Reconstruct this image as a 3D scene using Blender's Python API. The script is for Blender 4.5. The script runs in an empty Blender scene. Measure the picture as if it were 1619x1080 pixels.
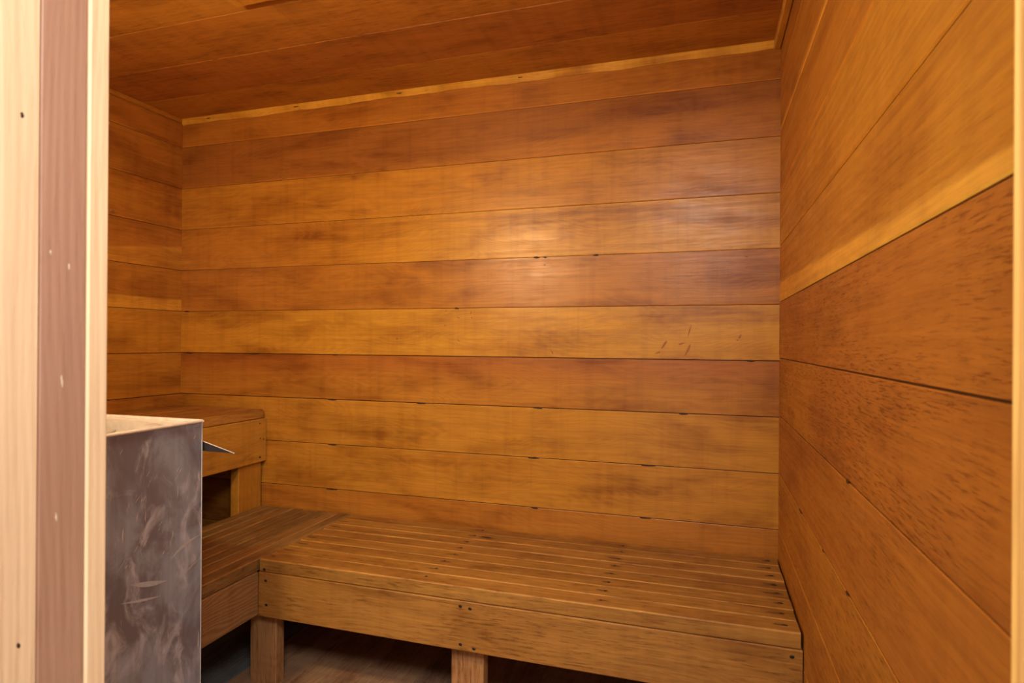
import bpy, math, random
from mathutils import Vector
C = bpy.context.scene.collection
SC = bpy.context.scene
FL = 0.066            # floor level in the measuring frame; the whole place is moved down by it at the end

# ------------------------------------------------------------------ camera, light, exposure
EYE = 1.13
cam_d = bpy.data.cameras.new('camera'); cam = bpy.data.objects.new('camera', cam_d); C.objects.link(cam)
SC.camera = cam
cam_d.sensor_width = 36.0; cam_d.lens = 958.53 * 36.0 / 1619.0; cam_d.clip_start = 0.02
from mathutils import Matrix
_r = Vector((0.95312788, 0.30249785, 0.00650302)); _u = Vector((-0.00580791, -0.00319737, 0.99997802)); _f = Vector((-0.30251199, 0.95314471, 0.00129062))
cam.matrix_world = Matrix(((_r.x, _u.x, -_f.x, 0), (_r.y, _u.y, -_f.y, 0), (_r.z, _u.z, -_f.z, EYE), (0, 0, 0, 1)))
cam_d.dof.use_dof = True; cam_d.dof.focus_distance = 2.0; cam_d.dof.aperture_fstop = 9.0

w = bpy.data.worlds.new('hall_ambient'); SC.world = w; w.use_nodes = True
w.node_tree.nodes['Background'].inputs[0].default_value = (1.0, 0.93, 0.84, 1); w.node_tree.nodes['Background'].inputs[1].default_value = 0.40

LAMP = Vector((-1.03, 0.475, 1.64)); LAMP_R = 0.048
LAMP_COL = (1.0, 0.77, 0.45); LAMP_STR = 285.0

def area(name, loc, aim, sx, sy, power, col):
    l = bpy.data.lights.new(name, 'AREA'); l.shape = 'RECTANGLE'; l.size = sx; l.size_y = sy; l.energy = power; l.color = col
    o = bpy.data.objects.new(name, l); C.objects.link(o); o.location = loc
    o.rotation_euler = (Vector(aim) - Vector(loc)).to_track_quat('-Z', 'Y').to_euler(); return o
area('hall_light', (0.22, -0.45, 2.16), (-0.15, 1.2, 1.0), 0.85, 0.40, 27.0, (1.0, 0.92, 0.86))

SC.view_settings.view_transform = 'Standard'; SC.view_settings.look = 'None'; SC.view_settings.gamma = 1
SC.view_settings.use_curve_mapping = False; SC.view_settings.exposure = 0.5
SC.cycles.max_bounces = 10; SC.cycles.diffuse_bounces = 6

# ------------------------------------------------------------------ materials
def nd(nt, t, **kw):
    n = nt.nodes.new(t)
    for k, v in kw.items(): setattr(n, k, v)
    return n
def math_(nt, op, a, b=None, c=None, clamp=False):
    n = nd(nt, 'ShaderNodeMath', operation=op, use_clamp=clamp)
    for i, x in enumerate((a, b, c)):
        if x is None: continue
        if isinstance(x, (int, float)): n.inputs[i].default_value = x
        else: nt.links.new(x, n.inputs[i])
    return n.outputs[0]
def noise(nt, vec, scale, detail=3, rough=0.5, dist=0.0):
    n = nd(nt, 'ShaderNodeTexNoise'); nt.links.new(vec, n.inputs['Vector'])
    n.inputs['Scale'].default_value = scale; n.inputs['Detail'].default_value = detail
    n.inputs['Roughness'].default_value = rough; n.inputs['Distortion'].default_value = dist
    return n.outputs['Fac']
def mapr(nt, x, a, b, c=0.0, d=1.0, smooth=True):
    n = nd(nt, 'ShaderNodeMapRange'); n.interpolation_type = 'SMOOTHSTEP' if smooth else 'LINEAR'
    nt.links.new(x, n.inputs['Value'])
    for k, v in zip(('From Min', 'From Max', 'To Min', 'To Max'), (a, b, c, d)): n.inputs[k].default_value = v
    return n.outputs['Result']
def stretch(nt, uv, sx, sy, rot=0.0):
    m = nd(nt, 'ShaderNodeMapping'); nt.links.new(uv, m.inputs['Vector'])
    m.inputs['Scale'].default_value = (sx, sy, 1); m.inputs['Rotation'].default_value = (0, 0, rot); return m.outputs[0]
def mixc(nt, fac, a, b, mode='MIX'):
    n = nd(nt, 'ShaderNodeMix', data_type='RGBA', blend_type=mode)
    for s, v in ((n.inputs['Factor'], fac), (n.inputs['A'], a), (n.inputs['B'], b)):
        if isinstance(v, tuple): s.default_value = (*v[:3], 1)
        elif isinstance(v, (int, float)): s.default_value = v
        else: nt.links.new(v, s)
    return n.outputs['Result']

def wood(name, fleck=0.3, streak=0.35, blotch=0.45, rings=0.15, rough=(0.42, 0.62), saw=0.15, bump=0.12, ringn=70, dark=(0.50, 0.36, 0.30), coat=0.0, fls=(16, 150), warp=1.0):
    m = bpy.data.materials.new(name); m.use_nodes = True; nt = m.node_tree; bs = nt.nodes['Principled BSDF']
    uv = nd(nt, 'ShaderNodeUVMap', uv_map='grain').outputs[0]
    at = nd(nt, 'ShaderNodeAttribute', attribute_name='tint').outputs['Color']
    flk_amt = [n for n in nt.nodes if n.type == 'ATTRIBUTE'][0].outputs['Alpha']
    # gentle waviness of the grain
    wv = noise(nt, stretch(nt, uv, 1.3, 5), 1.0, 2)
    sep = nd(nt, 'ShaderNodeSeparateXYZ'); nt.links.new(uv, sep.inputs[0])
    v2 = math_(nt, 'ADD', sep.outputs[1], math_(nt, 'MULTIPLY', wv, 0.045 * warp))
    cmb = nd(nt, 'ShaderNodeCombineXYZ'); nt.links.new(sep.outputs[0], cmb.inputs[0]); nt.links.new(v2, cmb.inputs[1]); uvw = cmb.outputs[0]
    st = noise(nt, stretch(nt, uvw, 2.2, 95), 1.0, 5, 0.62)
    st2 = noise(nt, stretch(nt, uvw, 6, 420), 1.0, 3, 0.6)
    rg = math_(nt, 'SINE', math_(nt, 'MULTIPLY', math_(nt, 'ADD', v2, math_(nt, 'MULTIPLY', noise(nt, stretch(nt, uv, 1.6, 7), 1.0, 2), 0.35 * warp)), ringn * 6.283))
    bl = noise(nt, stretch(nt, uv, 2.6, 9), 1.0, 4, 0.55, 0.4)
    bl2 = noise(nt, stretch(nt, uv, 9, 22), 1.0, 4, 0.6)
    sw = noise(nt, stretch(nt, uv, 26, 1.2), 1.0, 3, 0.6)
    fl = noise(nt, stretch(nt, uvw, fls[0], fls[1]), 1.0, 4, 0.7)
    flm = noise(nt, stretch(nt, uv, 2.1, 6), 1.0, 2)
    flk = math_(nt, 'MULTIPLY', mapr(nt, fl, 0.50, 0.64), mapr(nt, flm, 0.34, 0.54, 0.22, 1.0), clamp=True)
    val = 1.0
    d = math_(nt, 'MULTIPLY', mapr(nt, st, 0.30, 0.72, 0, 1, False), streak)
    d = math_(nt, 'ADD', d, math_(nt, 'MULTIPLY', mapr(nt, st2, 0.3, 0.7, 0, 1, False), streak * 0.35))
    d = math_(nt, 'ADD', d, math_(nt, 'MULTIPLY', mapr(nt, bl, 0.42, 0.72), blotch))
    d = math_(nt, 'ADD', d, math_(nt, 'MULTIPLY', mapr(nt, bl2, 0.45, 0.75), blotch * 0.35))
    d = math_(nt, 'ADD', d, math_(nt, 'MULTIPLY', mapr(nt, rg, -1, 1), rings))
    d = math_(nt, 'ADD', d, math_(nt, 'MULTIPLY', mapr(nt, sw, 0.45, 0.7), saw))
    d = math_(nt, 'ADD', d, math_(nt, 'MULTIPLY', math_(nt, 'MULTIPLY', flk, flk_amt), fleck), clamp=True)
    darkc = mixc(nt, 1.0, at, dark, 'MULTIPLY')
    lightc = mixc(nt, 1.0, at, (1.18, 1.2, 1.22), 'MULTIPLY')
    col = mixc(nt, d, lightc, darkc)
    nt.links.new(col, bs.inputs['Base Color'])
    nt.links.new(mapr(nt, math_(nt, 'ADD', math_(nt, 'MULTIPLY', bl2, 0.5), math_(nt, 'MULTIPLY', st, 0.5)), 0.35, 0.65, rough[0], rough[1], False), bs.inputs['Roughness'])
    bs.inputs['Specular IOR Level'].default_value = 0.5
    if coat: bs.inputs['Coat Weight'].default_value = coat; bs.inputs['Coat Roughness'].default_value = 0.35
    bp = nd(nt, 'ShaderNodeBump'); bp.inputs['Strength'].default_value = bump; bp.inputs['Distance'].default_value = 0.002
    h = math_(nt, 'ADD', math_(nt, 'MULTIPLY', st, 0.8), math_(nt, 'MULTIPLY', flk, -0.5)); h = math_(nt, 'ADD', h, math_(nt, 'MULTIPLY', sw, 0.4))
    nt.links.new(h, bp.inputs['Height']); nt.links.new(bp.outputs[0], bs.inputs['Normal'])
    return m

M_BACK = wood('cedar_smooth_planks', fleck=0.10, streak=0.34, blotch=0.50, rings=0.10, rough=(0.27, 0.43), saw=0.12, bump=0.12)
M_RIGHT = wood('cedar_rough_planks', fls=(26, 290), warp=0.6, fleck=0.75, streak=0.34, blotch=0.34, rings=0.07, rough=(0.42, 0.62), saw=0.10, bump=0.25, ringn=55)
M_CEIL = wood('cedar_ceiling_planks', fleck=0.45, streak=0.20, blotch=0.45, rings=0.08, rough=(0.42, 0.6), bump=0.2)
M_SEAT = wood('worn_bench_wood', fleck=0.45, streak=0.45, blotch=0.42, rings=0.10, rough=(0.36, 0.6), saw=0.10, bump=0.3, dark=(0.46, 0.36, 0.28))
M_JAMB = wood('pale_jamb_wood', fleck=0.10, streak=0.38, blotch=0.15, rings=0.13, warp=0.16, rough=(0.45, 0.6), saw=0.0, bump=0.12, ringn=150, dark=(0.66, 0.52, 0.42))
M_FLOOR = wood('floor_planks', fleck=0.2, streak=0.35, blotch=0.5, rings=0.15, rough=(0.5, 0.7), bump=0.2)

def plain(name, col, rough=0.6, metal=0.0, emit=None, es=0.0):
    m = bpy.data.materials.new(name); m.use_nodes = True; nt = m.node_tree; bs = nt.nodes['Principled BSDF']
    tc = nd(nt, 'ShaderNodeTexCoord').outputs['Object']
    n = noise(nt, tc, 60, 4)
    nt.links.new(mixc(nt, n, tuple(c * 0.75 for c in col), tuple(min(1, c * 1.2) for c in col)), bs.inputs['Base Color'])
    bs.inputs['Roughness'].default_value = rough; bs.inputs['Metallic'].default_value = metal
    if emit: bs.inputs['Emission Color'].default_value = (*emit, 1); bs.inputs['Emission Strength'].default_value = es
    return m
M_STAIN = plain('dark_stain', (0.045, 0.022, 0.012), 0.7)
M_NAIL = plain('rusty_nail_iron', (0.035, 0.03, 0.032), 0.55, 0.5)
M_KNOT = plain('brown_knot', (0.36, 0.14, 0.022), 0.55)
M_BRIGHT = plain('galvanised_iron', (0.75, 0.75, 0.75), 0.35, 0.6)
M_IRON = plain('dark_iron', (0.10, 0.10, 0.11), 0.45, 0.8)

def metal_mat():
    m = bpy.data.materials.new('smudged_sheet_steel'); m.use_nodes = True; nt = m.node_tree; bs = nt.nodes['Principled BSDF']
    uv = nd(nt, 'ShaderNodeUVMap', uv_map='grain').outputs[0]
    cl = noise(nt, stretch(nt, uv, 7, 4.5), 1.0, 6, 0.62, 0.6)
    cl2 = noise(nt, stretch(nt, uv, 18, 9, 0.5), 1.0, 5, 0.6, 0.9)
    ver = noise(nt, stretch(nt, uv, 70, 2.0), 1.0, 3)
    base = mixc(nt, mapr(nt, cl, 0.40, 0.62), (0.22, 0.23, 0.30), (0.38, 0.48, 0.66))
    base = mixc(nt, mapr(nt, cl2, 0.50, 0.72, 0, 0.8), base, (0.70, 0.80, 0.98))
    base = mixc(nt, mapr(nt, ver, 0.45, 0.7, 0, 0.25), base, (0.19, 0.19, 0.22))
    # short slanted rub marks
    s1 = noise(nt, stretch(nt, uv, 150, 14, -0.50), 1.0, 2, 0.5)
    sm = noise(nt, stretch(nt, uv, 9, 6), 1.0, 3, 0.5)
    sc = math_(nt, 'MULTIPLY', mapr(nt, s1, 0.66, 0.74), mapr(nt, sm, 0.50, 0.60), clamp=True)
    base = mixc(nt, math_(nt, 'MULTIPLY', sc, 0.8), base, (0.95, 0.9, 0.85))
    nt.links.new(base, bs.inputs['Base Color'])
    bs.inputs['Metallic'].default_value = 0.25
    nt.links.new(mapr(nt, cl2, 0.3, 0.7, 0.36, 0.58), bs.inputs['Roughness'])
    bp = nd(nt, 'ShaderNodeBump'); bp.inputs['Strength'].default_value = 0.12; bp.inputs['Distance'].default_value = 0.002
    nt.links.new(cl, bp.inputs['Height']); nt.links.new(bp.outputs[0], bs.inputs['Normal'])
    return m
M_STEEL = metal_mat()
M_RIM = plain('bright_bare_steel', (0.92, 0.88, 0.80), 0.35, 0.2)
M_RUB = plain('rubbed_steel', (0.50, 0.57, 0.66), 0.5, 0.1)

def stone_mat():
    m = bpy.data.materials.new('sauna_stone'); m.use_nodes = True; nt = m.node_tree; bs = nt.nodes['Principled BSDF']
    tc = nd(nt, 'ShaderNodeTexCoord').outputs['Object']
    nt.links.new(mixc(nt, noise(nt, tc, 45, 5, 0.65), (0.30, 0.27, 0.24), (0.78, 0.74, 0.68)), bs.inputs['Base Color'])
    bs.inputs['Roughness'].default_value = 0.85; return m
M_STONE = stone_mat()
M_GLOBE = plain('lit_globe_glass', (0.9, 0.85, 0.75), 0.4, 0, LAMP_COL, LAMP_STR)

# ------------------------------------------------------------------ mesh builder
class MB:
    def __init__(s): s.v = []; s.f = []; s.uv = []; s.c = []; s.mi = []; s.sm = []
    def face(s, pts, uvs=None, cols=None, mi=0, smooth=False):
        b = len(s.v); s.v += [tuple(p) for p in pts]; s.f.append(tuple(range(b, b + len(pts))))
        s.uv += uvs or [(p[0], p[2]) for p in pts]
        if cols is None: cols = (0.5, 0.5, 0.5)
        if not isinstance(cols[0], (tuple, list)): cols = [cols] * len(pts)
        s.c += cols; s.mi.append(mi); s.sm.append(smooth)
    def bar(s, axis, a0, a1, b0, b1, c0, c1, tint, bev=0.003, mi=0, seg=0, seed=None, edge=1.0):
        """rectangular bar with chamfered long edges; axis = 0,1,2 the long way from a0 to a1, the other two (in order) b and c"""
        ox, oy = (random.uniform(0, 40), random.uniform(0, 40)) if seed is None else seed
        o = [i for i in range(3) if i != axis]; e = bev
        prof = [(b0 + e, c0), (b1 - e, c0), (b1, c0 + e), (b1, c1 - e), (b1 - e, c1), (b0 + e, c1), (b0, c1 - e), (b0, c0 + e)]
        def P(a, q): p = [0, 0, 0]; p[axis] = a; p[o[0]] = q[0]; p[o[1]] = q[1]; return tuple(p)
        flip = (axis == 1)
        per = 0
        for i in range(8):
            q, r = prof[i], prof[(i + 1) % 8]; L = math.dist(q, r)
            pts = [P(a0, q), P(a0, r), P(a1, r), P(a1, q)]; uvs = [(ox + a0, oy + per), (ox + a0, oy + per + L), (ox + a1, oy + per + L), (ox + a1, oy + per)]
            if not flip: pts = pts[::-1]; uvs = uvs[::-1]
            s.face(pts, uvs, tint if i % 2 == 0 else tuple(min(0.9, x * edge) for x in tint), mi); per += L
        endt = tuple(x * 0.8 for x in tint[:3])
        c_0 = [P(a0, q) for q in prof]; c_1 = [P(a1, q) for q in prof]; u0 = [(ox + q[0] * 0.3, oy + q[1]) for q in prof]
        if flip: s.face(c_0[::-1], u0[::-1], endt, mi); s.face(c_1, u0, endt, mi)
        else: s.face(c_0, u0, endt, mi); s.face(c_1[::-1], u0[::-1], endt, mi)
    def spot(s, cen, U, V, N, ru, rv, ang=0.0, mi=1, h=0.0006, n=12, rnd=0.3, col=(0.3, 0.3, 0.3)):
        """low irregular disc lying on a surface"""
        cen, U, V, N = map(Vector, (cen, U, V, N)); ca, sa = math.cos(ang), math.sin(ang); pts = []
        for i in range(n):
            t = 2 * math.pi * i / n; k = 1 + random.uniform(-rnd, rnd); a, b = ru * k * math.cos(t), rv * k * math.sin(t)
            pts.append(cen + U * (a * ca - b * sa) + V * (a * sa + b * ca) + N * (h * 0.25))
        top = cen + N * h
        for i in range(n): s.face([pts[i], pts[(i + 1) % n], top], None, col, mi)
    def tube(s, pts, r, n=8, mi=0, col=(0.5, 0.5, 0.5)):
        pts = [Vector(p) for p in pts]; rings = []
        for i, p in enumerate(pts):
            d = (pts[min(i + 1, len(pts) - 1)] - pts[max(i - 1, 0)]).normalized(); a = d.orthogonal().normalized(); b = d.cross(a)
            rr = r[i] if isinstance(r, (list, tuple)) else r
            rings.append([p + (a * math.cos(2 * math.pi * k / n) + b * math.sin(2 * math.pi * k / n)) * rr for k in range(n)])
        for i in range(len(rings) - 1):
            for k in range(n): s.face([rings[i][k], rings[i][(k + 1) % n], rings[i + 1][(k + 1) % n], rings[i + 1][k]], None, col, mi, True)
        s.face(rings[0][::-1], None, col, mi); s.face(rings[-1], None, col, mi)
    def build(s, name, mats, parent=None, weld=False):
        me = bpy.data.meshes.new(name); me.from_pydata(s.v, [], s.f); me.update()
        uvl = me.uv_layers.new(name='grain'); uvl.data.foreach_set('uv', [x for p in s.uv for x in p])
        ca = me.color_attributes.new('tint', 'FLOAT_COLOR', 'CORNER'); ca.data.foreach_set('color', [x for c in s.c for x in (*c[:3], c[3] if len(c) > 3 else 1.0)])
        for m in (mats if isinstance(mats, (list, tuple)) else [mats]): me.materials.append(m)
        me.polygons.foreach_set('material_index', s.mi); me.polygons.foreach_set('use_smooth', s.sm)
        if weld:
            import bmesh
            b = bmesh.new(); b.from_mesh(me); bmesh.ops.remove_doubles(b, verts=b.verts, dist=1e-5); bmesh.ops.recalc_face_normals(b, faces=b.faces); b.to_mesh(me); b.free()
        o = bpy.data.objects.new(name, me); C.objects.link(o)
        if parent is not None:
            o.parent = parent; o.matrix_parent_inverse = Matrix.Translation(-parent.location)
        return o

def structure(o, label=None): o['kind'] = 'structure'; return o
def thing(name, label, cat, loc, group=None):
    o = bpy.data.objects.new(name, None); C.objects.link(o); o.location = loc; o.empty_display_size = 0.05
    o['label'] = label; o['category'] = cat
    if group: o['group'] = group
    return o

def lerp(a, b, t): return tuple(x + (y - x) * t for x, y in zip(a[:3], b[:3]))
def fk(t, k): return (*t[:3], k)
def sstep(a, b, x):
    t = max(0, min(1, (x - a) / (b - a))); return t * t * (3 - 2 * t)

def planks(name, org, U, V, N, u0, u1, seams, tints, mat, du=0.05, dv=0.012, bev=0.0024, depth=0.004, back=0.02, spots=(), extra_mats=(), hole=None, wall=False):
    """tongue-and-groove boards running along U, stacked along V, face towards N. tints: one colour or f(u,v) per board. org at u=0, v=0."""
    org, U, V, N = map(Vector, (org, U, V, N)); mb = MB()
    flip = U.cross(V).dot(N) < 0
    def P(u, v, n): return org + U * u + V * v + N * n
    def put(pts, uvs, cols, mi=0):
        if flip: pts, uvs, cols = pts[::-1], uvs[::-1], cols[::-1]
        mb.face(pts, uvs, cols, mi)
    nu = max(1, int((u1 - u0) / du))
    for i in range(len(seams) - 1):
        a, b = seams[i], seams[i + 1]; t = tints[i]; f = t if callable(t) else (lambda u, v, t=t: t)
        ox, oy = random.uniform(0, 60), random.uniform(0, 60); pr = random.uniform(-0.0006, 0.0006)
        nv = max(2, int((b - a) / dv)); g = 0.00025
        if wall:
            ga, ba = (0.0009 * wall, 0.0026) if a > 1.2 else (0.0013, 0.0010); gb = 0.0009 * wall if b > 1.2 else 0.0014; bb = 0.0014 if b < 1.2 else 0.0008
        else: ga = gb = g; ba = bb = bev
        va_, vb_ = a + ga + ba, b - gb - bb
        vs = [(a + ga, -depth), (a + ga + ba * 0.1, -min(ba, .0022) * 0.9), (va_, pr)] + [(va_ + (vb_ - va_) * k / nv, pr) for k in range(1, nv)] + [(vb_, pr), (b - gb - bb * 0.1, -bb * 0.9), (b - gb, -depth)]
        for j in range(nu):
            ua, ub = u0 + (u1 - u0) * j / nu, u0 + (u1 - u0) * (j + 1) / nu
            for k in range(len(vs) - 1):
                (va, na), (vb, nb) = vs[k], vs[k + 1]
                q = [(ua, va, na), (ub, va, na), (ub, vb, nb), (ua, vb, nb)]
                if hole and hole[0] < (ua + ub) / 2 < hole[1] and hole[2] < (va + vb) / 2 < hole[3]: continue
                cc = [f(x[0], x[1]) for x in q]
                if wall and k in (1, len(vs) - 3): cc = [(*(min(.95, y * e) for y, e in zip(x[:3], (1.45, 1.5, 1.6) if b > 1.2 or k == 1 else (1.12, 1.12, 1.12))), 0) for x in cc]     # lighter tint on the bevels, weaker on top edges of low boards
                put([P(*x) for x in q], [(ox + x[0], oy + x[1]) for x in q], cc)
    dk = (0.055, 0.022, 0.009)
    if not hole:
        v0, v1 = seams[0], seams[-1]
        q = [P(u0, v0, -depth), P(u1, v0, -depth), P(u1, v1, -depth), P(u0, v1, -depth)]
        put(q, [(0, 0), (1, 0), (1, 1), (0, 1)], [dk] * 4)
        q2 = [P(u0, v0, -back), P(u0, v1, -back), P(u1, v1, -back), P(u1, v0, -back)]
        put(q2, [(0, 0), (1, 0), (1, 1), (0, 1)], [dk] * 4)
    for sp in spots:
        u, v, ru, rv, ang, mi = sp
        mb.spot(P(u, v, 0.0006), U, V, N, ru, rv, ang, mi)
    return mb.build(name, [mat, M_STAIN, M_KNOT, *extra_mats])

random.seed(7)
# tints (what the wood itself is)
RED = (0.42, 0.160, 0.026); DRED = (0.36, 0.145, 0.026); ORA = (0.52, 0.235, 0.028); GOLD = (0.62, 0.325, 0.032)
BRN = (0.46, 0.198, 0.028); TAN = (0.54, 0.268, 0.032); SAP = (0.84, 0.50, 0.075)
XL, XR, YB, ZC = -2.130, 0.2213, 2.04, 2.067

# ------------------------------------------------------------------ back wall
zs = [FL, 0.205, 0.380, 0.5546, 0.7281, 0.9029, 1.0773, 1.2527, 1.4271, 1.5993, 1.7753, 1.9517, ZC]
def b_top2(u, v):      # dark redwood board, lighter lower half to the right
    e = 1.775 + 0.10 * sstep(-1.35, 0.15, u)
    return lerp(lerp(ORA, RED, 0.4), DRED, sstep(e - 0.035, e + 0.03, v))
def b_gold(u, v):
    t = lerp(ORA, GOLD, sstep(-1.6, -0.7, u)); d = math.exp(-((v - (1.572 - 0.004 * u)) / 0.0035) ** 2) * sstep(-1.6, -1.1, u)
    return lerp(t, DRED, 0.55 * d)
def b_five(u, v):
    k = math.exp(-((v - 1.405 + 0.01 * u) / 0.016) ** 2) * (1 - sstep(-1.85, -1.3, u))
    return lerp(lerp(BRN, ORA, 0.35), DRED, 0.75 * k)
def b_seven(u, v):
    return lerp(lerp(BRN, TAN, 0.5), RED, 0.9 * sstep(0.95, 1.06, v) + 0.1)
tb = [RED, BRN, lerp(RED, ORA, 0.6), lerp(RED, ORA, 0.75), TAN, lerp(TAN, ORA, 0.3), b_seven, GOLD, b_five, b_gold, lerp(ORA, RED, 0.2), b_top2, lerp(RED, ORA, 0.55)]
tb = tb[:3] + [TAN] * 0 + [lerp(TAN, ORA, 0.3), TAN, b_seven, lerp(GOLD, TAN, 0.3), b_five, b_gold, lerp(ORA, GOLD, 0.3), b_top2, lerp(RED, ORA, 0.5)]
# board order from the floor: 0 .. 11
sp = []
for u, v, ru in [(-1.38, 0.9029, .018), (-1.38, 0.728, .020), (-1.379, 0.5546, .022), (-1.37, 1.0773, .012), (-0.563, 0.7285, .022), (-0.174, 0.728, .026), (-0.561, 0.5546, .013), (-0.183, 0.5546, .022),
                 (-0.86, 1.2527, .010), (-0.529, 1.4271, .008), (-0.56, 1.4271, .012), (-0.35, 1.4271, .010), (-0.06, 0.9029, .014), (-0.55, .9029, .016), (-2.09, 1.0773, .035), (-1.75, 1.0773, .045), (-2.1, 1.2527, .014), (0.14, 1.0773, .012), (-1.0, .9029, .02)]:
    sp.append((u, v - 0.001, ru, 0.0030, 0.0, 1))
for u, v, ru, rv, an in [(-0.902, 1.243, .006, .002, .6), (-0.852, 1.219, .006, .002, -.6), (-0.803, 1.235, .007, .0025, 1.2), (-0.80, 1.218, .003, .003, 0), (-0.851, 1.136, .007, .0022, -.9), (-0.905, 1.19, .003, .003, 0), (-0.509, 1.155, .005, .002, -.4), (-0.502, 1.099, .010, .003, -1.1),
                         (-0.126, 1.125, .020, .004, 1.0), (-0.145, 1.10, .010, .004, .4), (-0.046, 1.172, .018, .0022, 1.3), (-0.052, 1.108, .022, .004, 1.2), (-0.07, 1.13, .010, .003, .2), (0.107, 1.153, .008, .004, 1.1), (0.10, 1.142, .003, .003, 0), (-1.10, 1.141, .005, .004, 0),
                         (-1.01, 1.275, .006, .002, 0), (-0.53, 1.40, .004, .0015, 0), (0.124, 1.405, .006, .0015, -.2), (0.125, 1.37, .005, .0012, 0), (-1.74, 1.410, .022, .0035, -.15), (-1.76, 1.4165, .010, .003, .6), (-1.70, 1.404, .03, .002, 0), (-1.29, 0.985, .006, .002, -1), (-1.46, 1.31, .004, .0015, 0), (-1.95, 1.325, .008, .001, 0),
                         (-0.84, 1.394, .006, .0015, 0), (-1.23, 1.285, .004, .002, 0), (-0.22, 1.03, .030, .0015, 0.1)]:
    sp.append((u, v, ru, rv, an, 2))
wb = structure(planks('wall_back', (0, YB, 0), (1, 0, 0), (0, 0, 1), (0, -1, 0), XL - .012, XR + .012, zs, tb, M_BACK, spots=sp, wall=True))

# ------------------------------------------------------------------ left wall (u runs along y)
zl = zs[:]
def l_four(u, v):      # orange sapwood low on the board above seam 4, by the lamp side
    top = 1.480 + (u - 1.70) * 0.145
    return lerp(BRN, lerp(ORA, SAP, 0.35), 1 - sstep(top - 0.004, top + 0.004, v))
def l_five(u, v): return lerp(lerp(BRN, TAN, 0.5), lerp(SAP, GOLD, 0.5), 1 - sstep(1.297, 1.304, v))
tl = [RED, BRN, RED, BRN, lerp(BRN, ORA, .5), lerp(TAN, ORA, .3), lerp(TAN, GOLD, .4), l_five, l_four, lerp(ORA, RED, .4), lerp(BRN, DRED, .4), lerp(RED, BRN, .4)]
tl = [RED, BRN, RED, BRN, lerp(ORA, BRN, .5), lerp(TAN, ORA, .2), lerp(TAN, GOLD, .3), l_five, l_four, lerp(ORA, BRN, .4), lerp(BRN, DRED, .3), lerp(RED, BRN, .4)]
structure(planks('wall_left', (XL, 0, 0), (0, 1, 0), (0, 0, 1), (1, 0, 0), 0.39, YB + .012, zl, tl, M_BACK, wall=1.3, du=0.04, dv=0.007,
                 spots=[(1.66, 0.9035, .05, .003, 0, 1), (1.5, 0.9035, .06, .003, 0, 1), (2.03, 1.312, .002, .002, 0, 1)]))

# ------------------------------------------------------------------ right wall
zr = [FL, 0.210, 0.385, 0.560, 0.7305, 0.9097, 1.0865, 1.2596, 1.4337, 1.6056, 1.7908, 1.960, ZC]
def r_sap(u, v):
    top = 1.281 + (u - 0.554) * 0.0265
    k = 1 - sstep(top - 0.003, top + 0.005, v); return fk(lerp(lerp(ORA, TAN, 0.35), (0.80, 0.46, 0.075), k), 0.22 * (1 - k))
def r_edge(u, v):      # thin pale edge low on the board above the seam
    return fk(lerp(lerp(ORA, BRN, .4), lerp(SAP, ORA, .5), 1 - sstep(1.800, 1.808, v)), .15)
def r_dark(u, v): return fk(lerp(lerp(BRN, RED, .6), ORA, 0.35 * sstep(1.8, 2.0, u)), 0.9)
def r_grey(u, v): return fk(lerp(lerp(BRN, TAN, .35), lerp(BRN, RED, .7), 1 - sstep(1.2, 1.7, u)), 1.5)
tr = [BRN, lerp(BRN, TAN, .3), lerp(BRN, TAN, .4), lerp(TAN, BRN, .6), lerp(RED, BRN, .5), lerp(BRN, RED, .1), lerp(BRN, RED, .2), r_sap, lerp(ORA, GOLD, .3), lerp(ORA, BRN, .2), r_edge, lerp(BRN, RED, .4)]
tr[5] = r_grey; tr[6] = r_dark; tr[4] = fk(tr[4], .7); tr[8] = fk(tr[8], .2); tr[9] = fk(tr[9], .12); tr[11] = fk(tr[11], .2)
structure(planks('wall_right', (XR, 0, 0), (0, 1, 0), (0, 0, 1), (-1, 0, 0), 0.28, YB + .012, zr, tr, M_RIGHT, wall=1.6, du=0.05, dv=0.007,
                 spots=[(1.092, 0.910, .010, .004, 0, 1), (1.588, 0.731, .02, .003, 0, 1), (1.092, 0.731, .012, .003, 0, 1), (1.30, 0.731, .012, .002, 0, 1), (1.42, 0.80, .006, .003, 0, 2)]))

# ------------------------------------------------------------------ ceiling (boards run along x, stacked along y)
yc = [0.28, 0.55, 0.77, 0.985, 1.197, 1.4106, 1.6247, 1.8414, YB + 0.012]
tc_ = [BRN, RED, BRN, lerp(BRN, RED, .5), lerp(BRN, TAN, .3), lerp(BRN, RED, .2), lerp(RED, DRED, .3), lerp(BRN, TAN, .2)]
structure(planks('ceiling', (0, 0, ZC), (1, 0, 0), (0, 1, 0), (0, 0, -1), XL - .02, XR + .02, yc, tc_, M_CEIL, du=0.1, dv=0.03))

# ------------------------------------------------------------------ floor
xf = [XL - .02 + 0.0, -2.0, -1.78, -1.595, -1.41, -1.225, -1.042, -0.86, -0.675, -0.49, -0.305, -0.12, 0.065, XR + 0.02]
GRY = (0.17, 0.20, 0.21); FBR = (0.46, 0.27, 0.14)
tf = [GRY, GRY, GRY, GRY, lerp(GRY, FBR, .85)] + [lerp(FBR, (0.30, .2, .13), random.random()) for _ in range(8)]
structure(planks('floor', (0, 0, FL), (0, 1, 0), (1, 0, 0), (0, 0, 1), -1.2, YB + .02, xf, tf, M_FLOOR, du=0.2, dv=0.05, bev=0.0015))

# ------------------------------------------------------------------ trims
def trim(name, parts, mat=M_BACK):
    mb = MB()
    for p in parts: mb.bar(*p)
    return structure(mb.build(name, [mat, M_STAIN, M_KNOT]))
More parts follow.
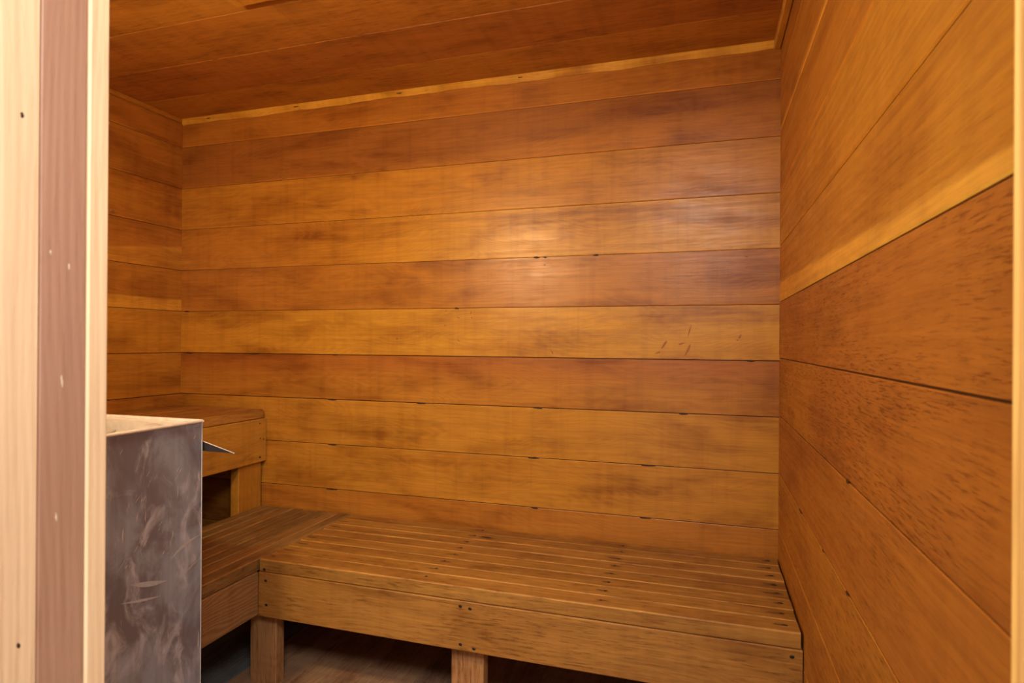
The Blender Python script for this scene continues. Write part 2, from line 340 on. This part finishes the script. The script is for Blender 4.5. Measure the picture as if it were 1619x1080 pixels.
# back ceiling strip: raw edge with a wavy lower rim
mb = MB(); n = 90; low = []
ph = [random.uniform(0, 6) for _ in range(4)]
for i in range(n + 1):
    x = XL + 0.004 + (XR - XL - 0.02) * i / n
    low.append((x, 2.0465 + 0.0022 * math.sin(x * 5 + ph[0]) + 0.0016 * math.sin(x * 17 + ph[1]) + 0.0010 * math.sin(x * 47 + ph[2]) - 0.001 * (x > -0.1)))
for i in range(n):
    (xa, za), (xb, zb_) = low[i], low[i + 1]; SP = lerp(SAP, GOLD, 0.35 + 0.3 * math.sin(i * .7))
    y0, y1 = YB - 0.0035, YB + 0.001; y2 = YB - 0.017
    u = lambda a, b: [(a, 3), (b, 3), (b, 3.03), (a, 3.03)]
    mb.face([(xa, y0, za), (xb, y0, zb_), (xb, y2, ZC - 0.002), (xa, y2, ZC - 0.002)], u(xa, xb), SP)       # sloping raw face
    mb.face([(xa, y1, za), (xb, y1, zb_), (xb, y0, zb_), (xa, y0, za)], u(xa, xb), SP)
    mb.face([(xa, y2, ZC - 0.002), (xb, y2, ZC - 0.002), (xb, y2, ZC + 0.002), (xa, y2, ZC + 0.002)], u(xa, xb), SP)
for x in (-1.09, -1.55, -1.98, -0.62): mb.spot((x, YB - 0.012, 2.058), (1, 0, 0), (0, -.5, .86), (0, -.86, -.5), .012, .002, 0, 1, h=0.001)
structure(mb.build('trim_1', [M_BACK, M_STAIN, M_KNOT]))
trim('trim_2', [(1, 0.42, YB - 0.004, XR - 0.022, XR - 0.001, 2.043, ZC + 0.001, lerp(ORA, SAP, .5), 0.003)])
trim('trim_3', [(1, 0.42, YB - 0.018, XL + 0.001, XL + 0.016, 2.050, ZC + 0.001, BRN, 0.003)])

# ------------------------------------------------------------------ front wall with the doorway
JL, JR, HD = -0.5, 0.16, 2.02
FY0, FY1 = 0.285, 0.40
mb = MB()
def fboards(x0, x1, z0, z1, y, face):
    zz = [z0] + [z for z in zs if z0 + .02 < z < z1 - .02] + [z1]
    for a, b in zip(zz[:-1], zz[1:]):
        mb.bar(0, x0, x1, min(y, y + face), max(y, y + face), a + .0006, b - .0006, random.choice([BRN, ORA, RED, TAN]), 0.002)
for y, s in ((FY1 - .019, .019), (FY0, .012)):
    fboards(XL, JL - 0.02, FL, ZC, y, s); fboards(JR + 0.02, XR, FL, ZC, y, s); fboards(JL - 0.02, JR + 0.02, HD + 0.02, ZC, y, s)
structure(mb.build('wall_front', [M_BACK, M_STAIN, M_KNOT]))
PALE = (0.86, 0.66, 0.42); PALE2 = (0.88, 0.68, 0.42); PINK = (0.44, 0.265, 0.180)
def vboard(x0, x1, y0, y1, tint, z0=FL, z1=HD, bev=0.0015): return (2, z0, z1, x0, x1, y0, y1, tint, bev)
mb = MB(); mb.bar(*vboard(JL - 0.019, JL, 0.3825, 0.401, PALE2))
structure(mb.build('trim_4', [M_JAMB, M_STAIN, M_KNOT]))
mb = MB(); mb.bar(*vboard(JL - 0.019, JL - 0.0012, 0.3435, 0.3818, PINK))
for z, yy, l in ((1.095, .362, .006), (0.985, .358, .004), (1.19, .367, .003), (.74, .363, .004), (1.20, .352, .002)):
    mb.spot((JL - 0.0012, yy, z), (0, 1, 0), (0, 0, 1), (1, 0, 0), .0010, l, 0.12, 3, h=0.0004)
structure(mb.build('trim_5', [M_JAMB, M_STAIN, M_KNOT, plain('pale_scuff', (0.75, 0.6, 0.42), 0.6)]))
mb = MB(); mb.bar(*vboard(JL - 0.019, JL, 0.262, 0.343, PALE))
for z in (1.302, 0.895): mb.spot((JL, 0.329, z), (0, 1, 0), (0, 0, 1), (1, 0, 0), .0014, .0022, 0.3, 1, h=0.0005)
structure(mb.build('trim_6', [M_JAMB, M_STAIN, M_KNOT]))
mb = MB(); mb.bar(*vboard(JR, JR + 0.019, 0.392, 0.401, lerp(SAP, PALE, .25), bev=0.004)); mb.bar(*vboard(JR + 0.0008, JR + 0.019, 0.262, 0.3915, lerp(SAP, PALE, .5)))
structure(mb.build('trim_7', [M_JAMB, M_STAIN, M_KNOT]))
mb = MB(); mb.bar(0, JL - 0.019, JR + 0.019, 0.262, 0.401, HD, HD + 0.019, PALE, 0.0015)
structure(mb.build('trim_8', [M_JAMB, M_STAIN, M_KNOT]))

# ------------------------------------------------------------------ nails shared by the benches
def nail_mesh():
    mb = MB(); n = 10; r = 0.0036
    for i in range(n):
        a, b = 2 * math.pi * i / n, 2 * math.pi * (i + 1) / n
        p, q = (math.cos(a), math.sin(a)), (math.cos(b), math.sin(b))
        mb.face([(p[0] * r, p[1] * r, 0), (q[0] * r, q[1] * r, 0), (q[0] * r * .7, q[1] * r * .7, .0009), (p[0] * r * .7, p[1] * r * .7, .0009)], None, (.1, .1, .1), 0)
        mb.face([(p[0] * r * .7, p[1] * r * .7, .0009), (q[0] * r * .7, q[1] * r * .7, .0009), (0, 0, .0011)], None, (.1, .1, .1), 0)
    o = mb.build('nail', M_NAIL); me = o.data; bpy.data.objects.remove(o); return me
NAIL = nail_mesh()
def nail(parent, loc, rot=(0, 0, 0), sx=1.0, sy=1.0):
    o = bpy.data.objects.new('nail', NAIL); C.objects.link(o); o.parent = parent
    o.location = Vector(loc) - parent.location; o.rotation_euler = rot; o.scale = (sx, sy, 1); return o

# ------------------------------------------------------------------ lower bench against the back wall (right hand section)
BZ = 0.467; TH = 0.038
X0, X1 = -1.283, 0.2165
B_T = [(0.44, 0.235, 0.045), (0.41, 0.215, 0.040), (0.45, 0.24, 0.050), (0.42, 0.22, 0.042), (0.40, 0.205, 0.040)]
bench = thing('slatted_bench', 'long slatted wooden bench along the back wall, between the right wall and the side bench', 'bench', (-0.53, 1.78, FL))
mb = MB(); ys = [1.526 + (2.034 - 1.526) * i / 8 for i in range(9)]
for i in range(8):
    a, b = ys[i], ys[i + 1]
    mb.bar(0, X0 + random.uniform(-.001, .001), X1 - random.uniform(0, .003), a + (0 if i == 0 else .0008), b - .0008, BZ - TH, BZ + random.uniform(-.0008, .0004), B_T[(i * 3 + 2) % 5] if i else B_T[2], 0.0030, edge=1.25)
    mm = (a + b) / 2
    for xx in (0.178, -0.25, -0.742, -1.25):
        if random.random() < 0.8: mb.spot((xx + random.uniform(-.012, .006), mm, BZ + .0006), (1, 0, 0), (0, 1, 0), (0, 0, 1), random.uniform(.010, .024), .0045, 0, 2, h=.0005, rnd=.4)
mb.spot((-0.70, 1.935, BZ + .0008), (1, 0, 0), (0, 1, 0), (0, 0, 1), .030, .007, 0, 1, h=.0005, rnd=.3)
seat = mb.build('seat', [M_SEAT, M_STAIN, plain('faint_damp_mark', (0.17, 0.085, 0.032), 0.6)], bench)
for i in range(8):
    mm = (ys[i] + ys[i + 1]) / 2
    for xx in (0.185, -0.25, -0.742):
        nail(bench, (xx + random.uniform(-.004, .004), mm + random.uniform(-.005, .005), BZ + 0.0004), sx=2.2 if xx > 0 else 1.3, sy=1.15)
mb = MB(); mb.bar(0, X0 - 0.004, X1 + 0.002, 1.525, 1.563, 0.293, BZ - TH - .0012, (0.46, 0.235, 0.050), 0.0025)
AP = mb.build('front_apron', [M_SEAT], bench)
for (x, z) in ((-0.626, .414), (-0.598, .411), (-0.625, .311), (-0.586, .305), (-1.261, .404), (-1.258, .331), (0.196, .411), (0.197, .318), (-1.266, .437)):
    nail(bench, (x, 1.525 - .0004, z), (math.pi / 2, 0, 0), 1.5, 1.15)
for xx in (-1.265, -0.742, -0.25, 0.178): mb = MB(); mb.bar(1, 1.565, 2.03, xx - .019, xx + .019, BZ - TH - .09, BZ - TH - .001, BRN, 0.002); mb.build('cross_rail', [M_SEAT], bench)
LEGT = (0.52, 0.29, 0.12)
for (xa, xb, ya, yb_) in ((-1.350, -1.253, 1.564, 1.602), (-0.668, -0.572, 1.564, 1.600), (-0.668, -0.572, 1.98, 2.018), (0.10, 0.19, 1.564, 1.600), (0.10, 0.19, 1.98, 2.018)):
    m_ = MB(); m_.bar(2, FL, 0.376, xa, xb, ya, yb_, LEGT, 0.002); m_.build('leg', [M_SEAT], bench)

# ------------------------------------------------------------------ lower side bench along the left wall
S_T = [(0.26, 0.155, 0.050), (0.30, 0.175, 0.055), (0.24, 0.14, 0.046), (0.33, 0.185, 0.055)]
side = thing('slatted_bench', 'lower slatted side bench with darker grimy slats, below the raised bench at left', 'bench', (-1.50, 1.63, FL))
mb = MB(); xs_ = [-1.702 + (1.702 - 1.287) * i / 8 for i in range(9)]
for i in range(8):
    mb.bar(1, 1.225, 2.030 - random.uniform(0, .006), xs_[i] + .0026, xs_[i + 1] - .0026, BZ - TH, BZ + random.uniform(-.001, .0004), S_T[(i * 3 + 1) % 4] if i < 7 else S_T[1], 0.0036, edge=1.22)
mb.build('seat', [M_SEAT], side)
mb = MB(); mb.bar(1, 1.225, 1.5242, -1.325, -1.288, 0.296, BZ - TH - .0012, (0.34, 0.20, 0.080), 0.0025)
mb.build('front_apron', [wood('coarse_grained_apron', fleck=0.15, streak=0.2, blotch=0.2, rings=0.40, ringn=62, bump=0.2, dark=(.55,.42,.33))], side)
for yy in (1.25, 1.66, 1.96): mb = MB(); mb.bar(0, -1.70, -1.33, yy - .019, yy + .019, BZ - TH - .09, BZ - TH - .001, BRN, 0.002); mb.build('cross_rail', [M_SEAT], side)
for (xa, xb, ya, yb_) in ((-1.35, -1.33, 1.60, 1.64), (-1.70, -1.66, 1.90, 1.98), (-1.70, -1.66, 1.23, 1.31), (-1.365, -1.327, 1.23, 1.31)):
    m_ = MB(); m_.bar(2, FL, 0.34, xa, xb, ya + .005, yb_, LEGT, 0.002); m_.build('leg', [M_SEAT], side)

# ------------------------------------------------------------------ raised bench along the left wall
up = thing('raised_bench', 'raised plank bench against the left wall, behind the metal heater', 'bench', (-1.90, 1.63, FL))
UZ = 0.855; mb = MB(); xu = [-2.126, -2.04, -1.952, -1.864, -1.776, -1.687]
U_T = [(0.46, 0.24, 0.05), (0.52, 0.27, 0.055), (0.50, 0.25, 0.05), (0.44, 0.22, 0.048), (0.52, 0.27, 0.055)]
for i in range(5): mb.bar(1, 1.21, 2.020, xu[i] + .0015, xu[i + 1] - .0015, UZ - .036, UZ + random.uniform(-.0006, .0004), U_T[i], 0.003)
mb.build('seat', [M_SEAT], up)
mb = MB(); mb.bar(1, 1.21, 2.036, -1.725, -1.687, 0.645, UZ - .0372, (0.56, 0.305, 0.045), 0.0025)
mb.build('front_apron', [M_BACK], up)
for (y, z) in ((2.00, .80), (2.004, .74), (2.022, .735), (2.002, .665)): nail(up, (-1.687 + .0004, y, z), (0, math.pi / 2, 0), 1.0, 1.6 if z < .67 else .7)
for (ya, yb_) in ((1.905, 2.030), (1.23, 1.32)):
    m_ = MB(); m_.bar(2, BZ - .10 if ya > 1.5 else FL, 0.67, -1.742 if ya > 1.5 else -1.765, -1.704 if ya > 1.5 else -1.727, ya, yb_, TAN, 0.002); m_.build('leg', [M_BACK], up)
mb = MB(); mb.bar(0, -2.125, -1.728, 1.212, 1.228, BZ + .12, UZ - .038, ORA, .002); mb.build('added_shade_panel', [M_BACK], up)  # unseen panel, added to keep light out of the space under the bench
mb = MB(); mb.bar(1, 1.21, 2.03, -2.125, -2.087, UZ - .13, UZ - .037, BRN, 0.002)
mb.build('wall_cleat', [M_SEAT], up)

# ------------------------------------------------------------------ heater
HX0, HX1, HY0, HY1, HZ0, HZ1 = -1.60, -1.137, 0.68, 1.152, 0.13, 0.938
heater = thing('sauna_heater', 'grey sheet-metal sauna heater with scratched side, just inside the doorway at left', 'heater', ((HX0 + HX1) / 2, (HY0 + HY1) / 2, FL))
mb = MB(); t = 0.0025; ic = (0.5, 0.5, 0.5)
def quad(m, p, uv=None, mi=0): m.face(p, uv or [(q[1] - q[0] * .7, q[2]) for q in p], ic, mi)
c4 = [(HX0, HY0), (HX1, HY0), (HX1, HY1), (HX0, HY1)]
for i in range(4):
    a, b = c4[i], c4[(i + 1) % 4]
    quad(mb, [(*a, HZ0), (*b, HZ0), (*b, HZ1), (*a, HZ1)])
    ia = (a[0] + (t if a[0] == HX0 else -t), a[1] + (t if a[1] == HY0 else -t)); ib = (b[0] + (t if b[0] == HX0 else -t), b[1] + (t if b[1] == HY0 else -t))
    quad(mb, [(*ib, HZ0), (*ia, HZ0), (*ia, HZ1), (*ib, HZ1)])
quad(mb, [(*c4[0], HZ0), (*c4[3], HZ0), (*c4[2], HZ0), (*c4[1], HZ0)])
# long curved rub marks and short scratches on the side facing the room
def arc(pts, wd, mi=1):
    """pts (y, z) along the side sheet"""
    n = len(pts)
    for i in range(n - 1):
        (ya, za), (yb, zb_) = pts[i], pts[i + 1]; wa = wd * math.sin(math.pi * (i + .05) / (n - .9)); wbb = wd * math.sin(math.pi * (i + 1.05) / (n - .9)) if i < n - 2 else 0.0001
        x = HX1 + 0.0003
        quad(mb, [(x, ya, za - wa), (x, yb, zb_ - wbb), (x, yb, zb_ + wbb), (x, ya, za + wa)], None, mi)
def bez(a, b, c, n=10): return [tuple(a[k] * (1 - s) ** 2 + 2 * b[k] * s * (1 - s) + c[k] * s * s for k in range(2)) for s in [i / n for i in range(n + 1)]]
_f3 = Vector((-0.30251199, 0.95314471, 0.00129062))
def side_pt(px, py):     # where the photographed mark lies on the side sheet
    d = _r * ((px - 809.5) / 958.53) - _u * ((py - 540) / 958.53) + _f3; d = d * (HX1 / d.x); return (d.y, d.z + EYE)
for a, b, c, wd in [((268, 888), (285, 862), (317, 845), .0045), ((281, 920), (300, 895), (317, 883), .0016), ((205, 925), (232, 926), (264, 918), .0060), ((190, 955), (222, 951), (255, 942), .0028),
                    ((213, 796), (216, 792), (223, 782), .0016), ((303, 878), (300, 884), (295, 894), 0), ((182, 910), (196, 890), (206, 868), .001), ((270, 1016), (272, 1020), (273, 1024), .002), ((306, 1070), (309, 1050), (310, 1028), .0008)]:
    if wd: arc(bez(side_pt(*a), side_pt(*b), side_pt(*c)), wd)
rs = random.Random(5)
for k in range(46):
    cx, cy = rs.choice([(216, 860), (222, 850), (204, 890), (205, 915), (222, 800), (235, 760), (300, 690), (278, 755), (190, 720), (262, 870), (286, 957), (240, 1015), (275, 1040), (256, 830)])
    cx += rs.uniform(-9, 9); cy += rs.uniform(-16, 16); L = rs.uniform(4, 13); an = rs.uniform(0.95, 1.25)
    dx, dy = math.cos(an) * L, -math.sin(an) * L
    arc(bez(side_pt(cx, cy), side_pt(cx + dx / 2, cy + dy / 2), side_pt(cx + dx, cy + dy), 4), rs.uniform(.0005, .0012), rs.choice([1, 2]))
mb.tube([(HX1 - .0004, HY1 - .0004, HZ0), (HX1 - .0004, HY1 - .0004, HZ1)], .0016, 6, 1)
mb.build('casing', [M_STEEL, M_RUB, M_RIM], heater)
mb = MB(); r = 0.0038; seq = c4 + [c4[0]]
for i in range(4): mb.tube([(*seq[i], HZ1), (*seq[i + 1], HZ1)], r, 8)
for c in c4: mb.tube([(*c, HZ1 - .002), (*c, HZ1 + .002)], r * 1.25, 8)
rim = mb.build('top_rim', [M_RIM], heater); rim['label'] = 'bright bare metal rim'
mb = MB(); i0 = 0.022
q4 = [(HX0 + i0, HY0 + i0), (HX1 - i0, HY0 + i0), (HX1 - i0, HY1 - i0), (HX0 + i0, HY1 - i0)]
for i in range(4):
    a, b = q4[i], q4[(i + 1) % 4]; quad(mb, [(*b, HZ1 - .092), (*a, HZ1 - .092), (*a, HZ1 - .006), (*b, HZ1 - .006)])
    A, B = c4[i], c4[(i + 1) % 4]; quad(mb, [(*a, HZ1 - .006), (*A, HZ1 - .003), (*B, HZ1 - .003), (*b, HZ1 - .006)])
mb.build('stone_liner', [M_RIM], heater)
mb = MB(); quad(mb, [(*q4[0], HZ1 - .090), (*q4[1], HZ1 - .090), (*q4[2], HZ1 - .090), (*q4[3], HZ1 - .090)])
for k in range(9): yy = q4[0][1] + .02 + k * (q4[3][1] - q4[0][1] - .04) / 8; mb.tube([(q4[0][0], yy, HZ1 - .085), (q4[1][0], yy, HZ1 - .085)], .005, 6)
mb.build('stone_grate', [M_IRON], heater)
for (x, y) in ((HX0 + .03, HY0 + .03), (HX1 - .03, HY0 + .03), (HX1 - .03, HY1 - .03), (HX0 + .03, HY1 - .03)):
    m_ = MB(); m_.bar(2, FL, HZ0 + .002, x - .015, x + .015, y - .015, y + .015, ic, .002); m_.build('leg', [M_IRON], heater)
# pointed sheet flange sticking out behind the casing
mb = MB(); tip = (-1.048, 1.158, 0.8655); 
b0 = (-1.145, 1.158, 0.8655); b1 = (-1.145, 1.158, 0.890); b2 = (-1.145, 1.172, 0.868); tp2 = (-1.050, 1.160, 0.868)
for f in ([b0, tip, b1], [tip, tp2, b2, b1][:3] + [b1], [b1, tip, tp2, b2], [b0, b2, tp2, tip], [b0, b1, b2]): mb.face(f, None, ic, 0)
mb.tube([b1, (-1.10, 1.158, .8787), tip], [.0011, .001, .0007], 6, 1)
fl_ = mb.build('side_flange', [M_IRON, M_RIM], heater); fl_['label'] = 'dark pointed metal flange'

# stones inside
def stone_mesh(sd):
    import bmesh
    rr = random.Random(sd); b = bmesh.new(); bmesh.ops.create_icosphere(b, subdivisions=2, radius=1.0)
    from mathutils import noise as mn
    off = Vector((sd * 3.1, sd, 0))
    for v in b.verts:
        d = v.co.normalized(); v.co = d * (1 + 0.28 * mn.noise(d * 1.3 + off) + 0.10 * mn.noise(d * 3 + off))
        v.co.x *= 1.15; v.co.z *= 0.72
    me = bpy.data.meshes.new('sauna_stone'); b.to_mesh(me); b.free(); me.materials.append(M_STONE); return me
SM = [stone_mesh(i) for i in range(5)]
rs = random.Random(11); k = 0
for iy in range(5):
    for ix in range(5):
        x = HX0 + .076 + ix * .078 + rs.uniform(-.003, .003); y = HY0 + .078 + iy * .079 + rs.uniform(-.003, .003)
        R_ = rs.uniform(.030, .033); z = HZ1 - .016 - R_ * .75 + rs.uniform(-.004, .002)
        if (ix, iy) == (4, 4): z += .016; R_ *= 1.12
        o = bpy.data.objects.new('sauna_stone', SM[k % 5]); C.objects.link(o); o.location = (x, y, z); o.scale = (R_ * .95,) * 3; o.rotation_euler = (0, 0, rs.uniform(0, 6.28))
        o['category'] = 'stone'; o['group'] = 'stones in the heater'
        o['label'] = 'pale rough stone lying level with its neighbours in the open top of the metal heater'
        if (ix, iy) == (4, 4): o['label'] = 'pale stone standing above the rest, in the inner corner of the heater top'; del o['group']
        k += 1

# ------------------------------------------------------------------ wall lamp above the heater (gives the warm light)
lamp = thing('wall_lamp', 'round glowing wall lamp mounted on the front wall above the heater', 'lamp', (LAMP.x, 0.401, LAMP.z))
mb = MB(); n = 20
mb.tube([(LAMP.x, 0.4005, LAMP.z), (LAMP.x, 0.416, LAMP.z)], .05, 20); mb.tube([(LAMP.x, 0.416, LAMP.z), (LAMP.x, 0.430, LAMP.z)], .032, 20)
mb.build('base', [M_IRON], lamp)
import bmesh
b = bmesh.new(); bmesh.ops.create_uvsphere(b, u_segments=24, v_segments=16, radius=LAMP_R)
me = bpy.data.meshes.new('globe'); b.to_mesh(me); b.free(); me.materials.append(M_GLOBE)
for p in me.polygons: p.use_smooth = True
g = bpy.data.objects.new('globe', me); C.objects.link(g); g.parent = lamp; g.location = LAMP - lamp.location

# ------------------------------------------------------------------ ceiling vent cover and wall hook
vent = thing('ceiling_vent', 'wooden vent cover fixed under the ceiling boards above the side bench', 'vent', (-1.10, 1.24, ZC))
mb = MB(); vx0, vx1, vy0, vy1 = -1.225, -0.90, 1.06, 1.345
mb.bar(1, vy0, vy1, vx0, vx0 + .035, ZC - .030, ZC - .0005, ORA, .002); mb.bar(1, vy0, vy1, vx1 - .035, vx1, ZC - .030, ZC - .0005, ORA, .002)
mb.bar(0, vx0 + .035, vx1 - .035, vy0, vy0 + .035, ZC - .030, ZC - .0005, ORA, .002); mb.bar(0, vx0 + .035, vx1 - .035, vy1 - .035, vy1, ZC - .030, ZC - .0005, ORA, .002)
mb.build('frame', [M_BACK], vent)
mb = MB(); mb.bar(0, vx0 + .034, vx1 - .034, vy0 + .034, vy1 - .034, ZC - .012, ZC - .001, RED, .001); mb.build('panel', [M_BACK], vent)
hk = MB(); hk.tube([(XL - .001, 1.716, 1.6165), (XL + .012, 1.712, 1.6155), (XL + .024, 1.703, 1.612), (XL + .030, 1.690, 1.610)], [.0022, .0022, .002, .0016], 8)
h_ = hk.build('wall_hook', [M_BRIGHT]); h_['label'] = 'tiny bent metal hook on the left wall beside the door jamb'; h_['category'] = 'hook'

# ------------------------------------------------------------------ put the floor at zero
for o in list(C.objects):
    if o.parent is None: o.matrix_world = Matrix.Translation((0, 0, -FL)) @ (o.matrix_world if o.type == 'CAMERA' else Matrix.LocRotScale(o.location, o.rotation_euler, o.scale))
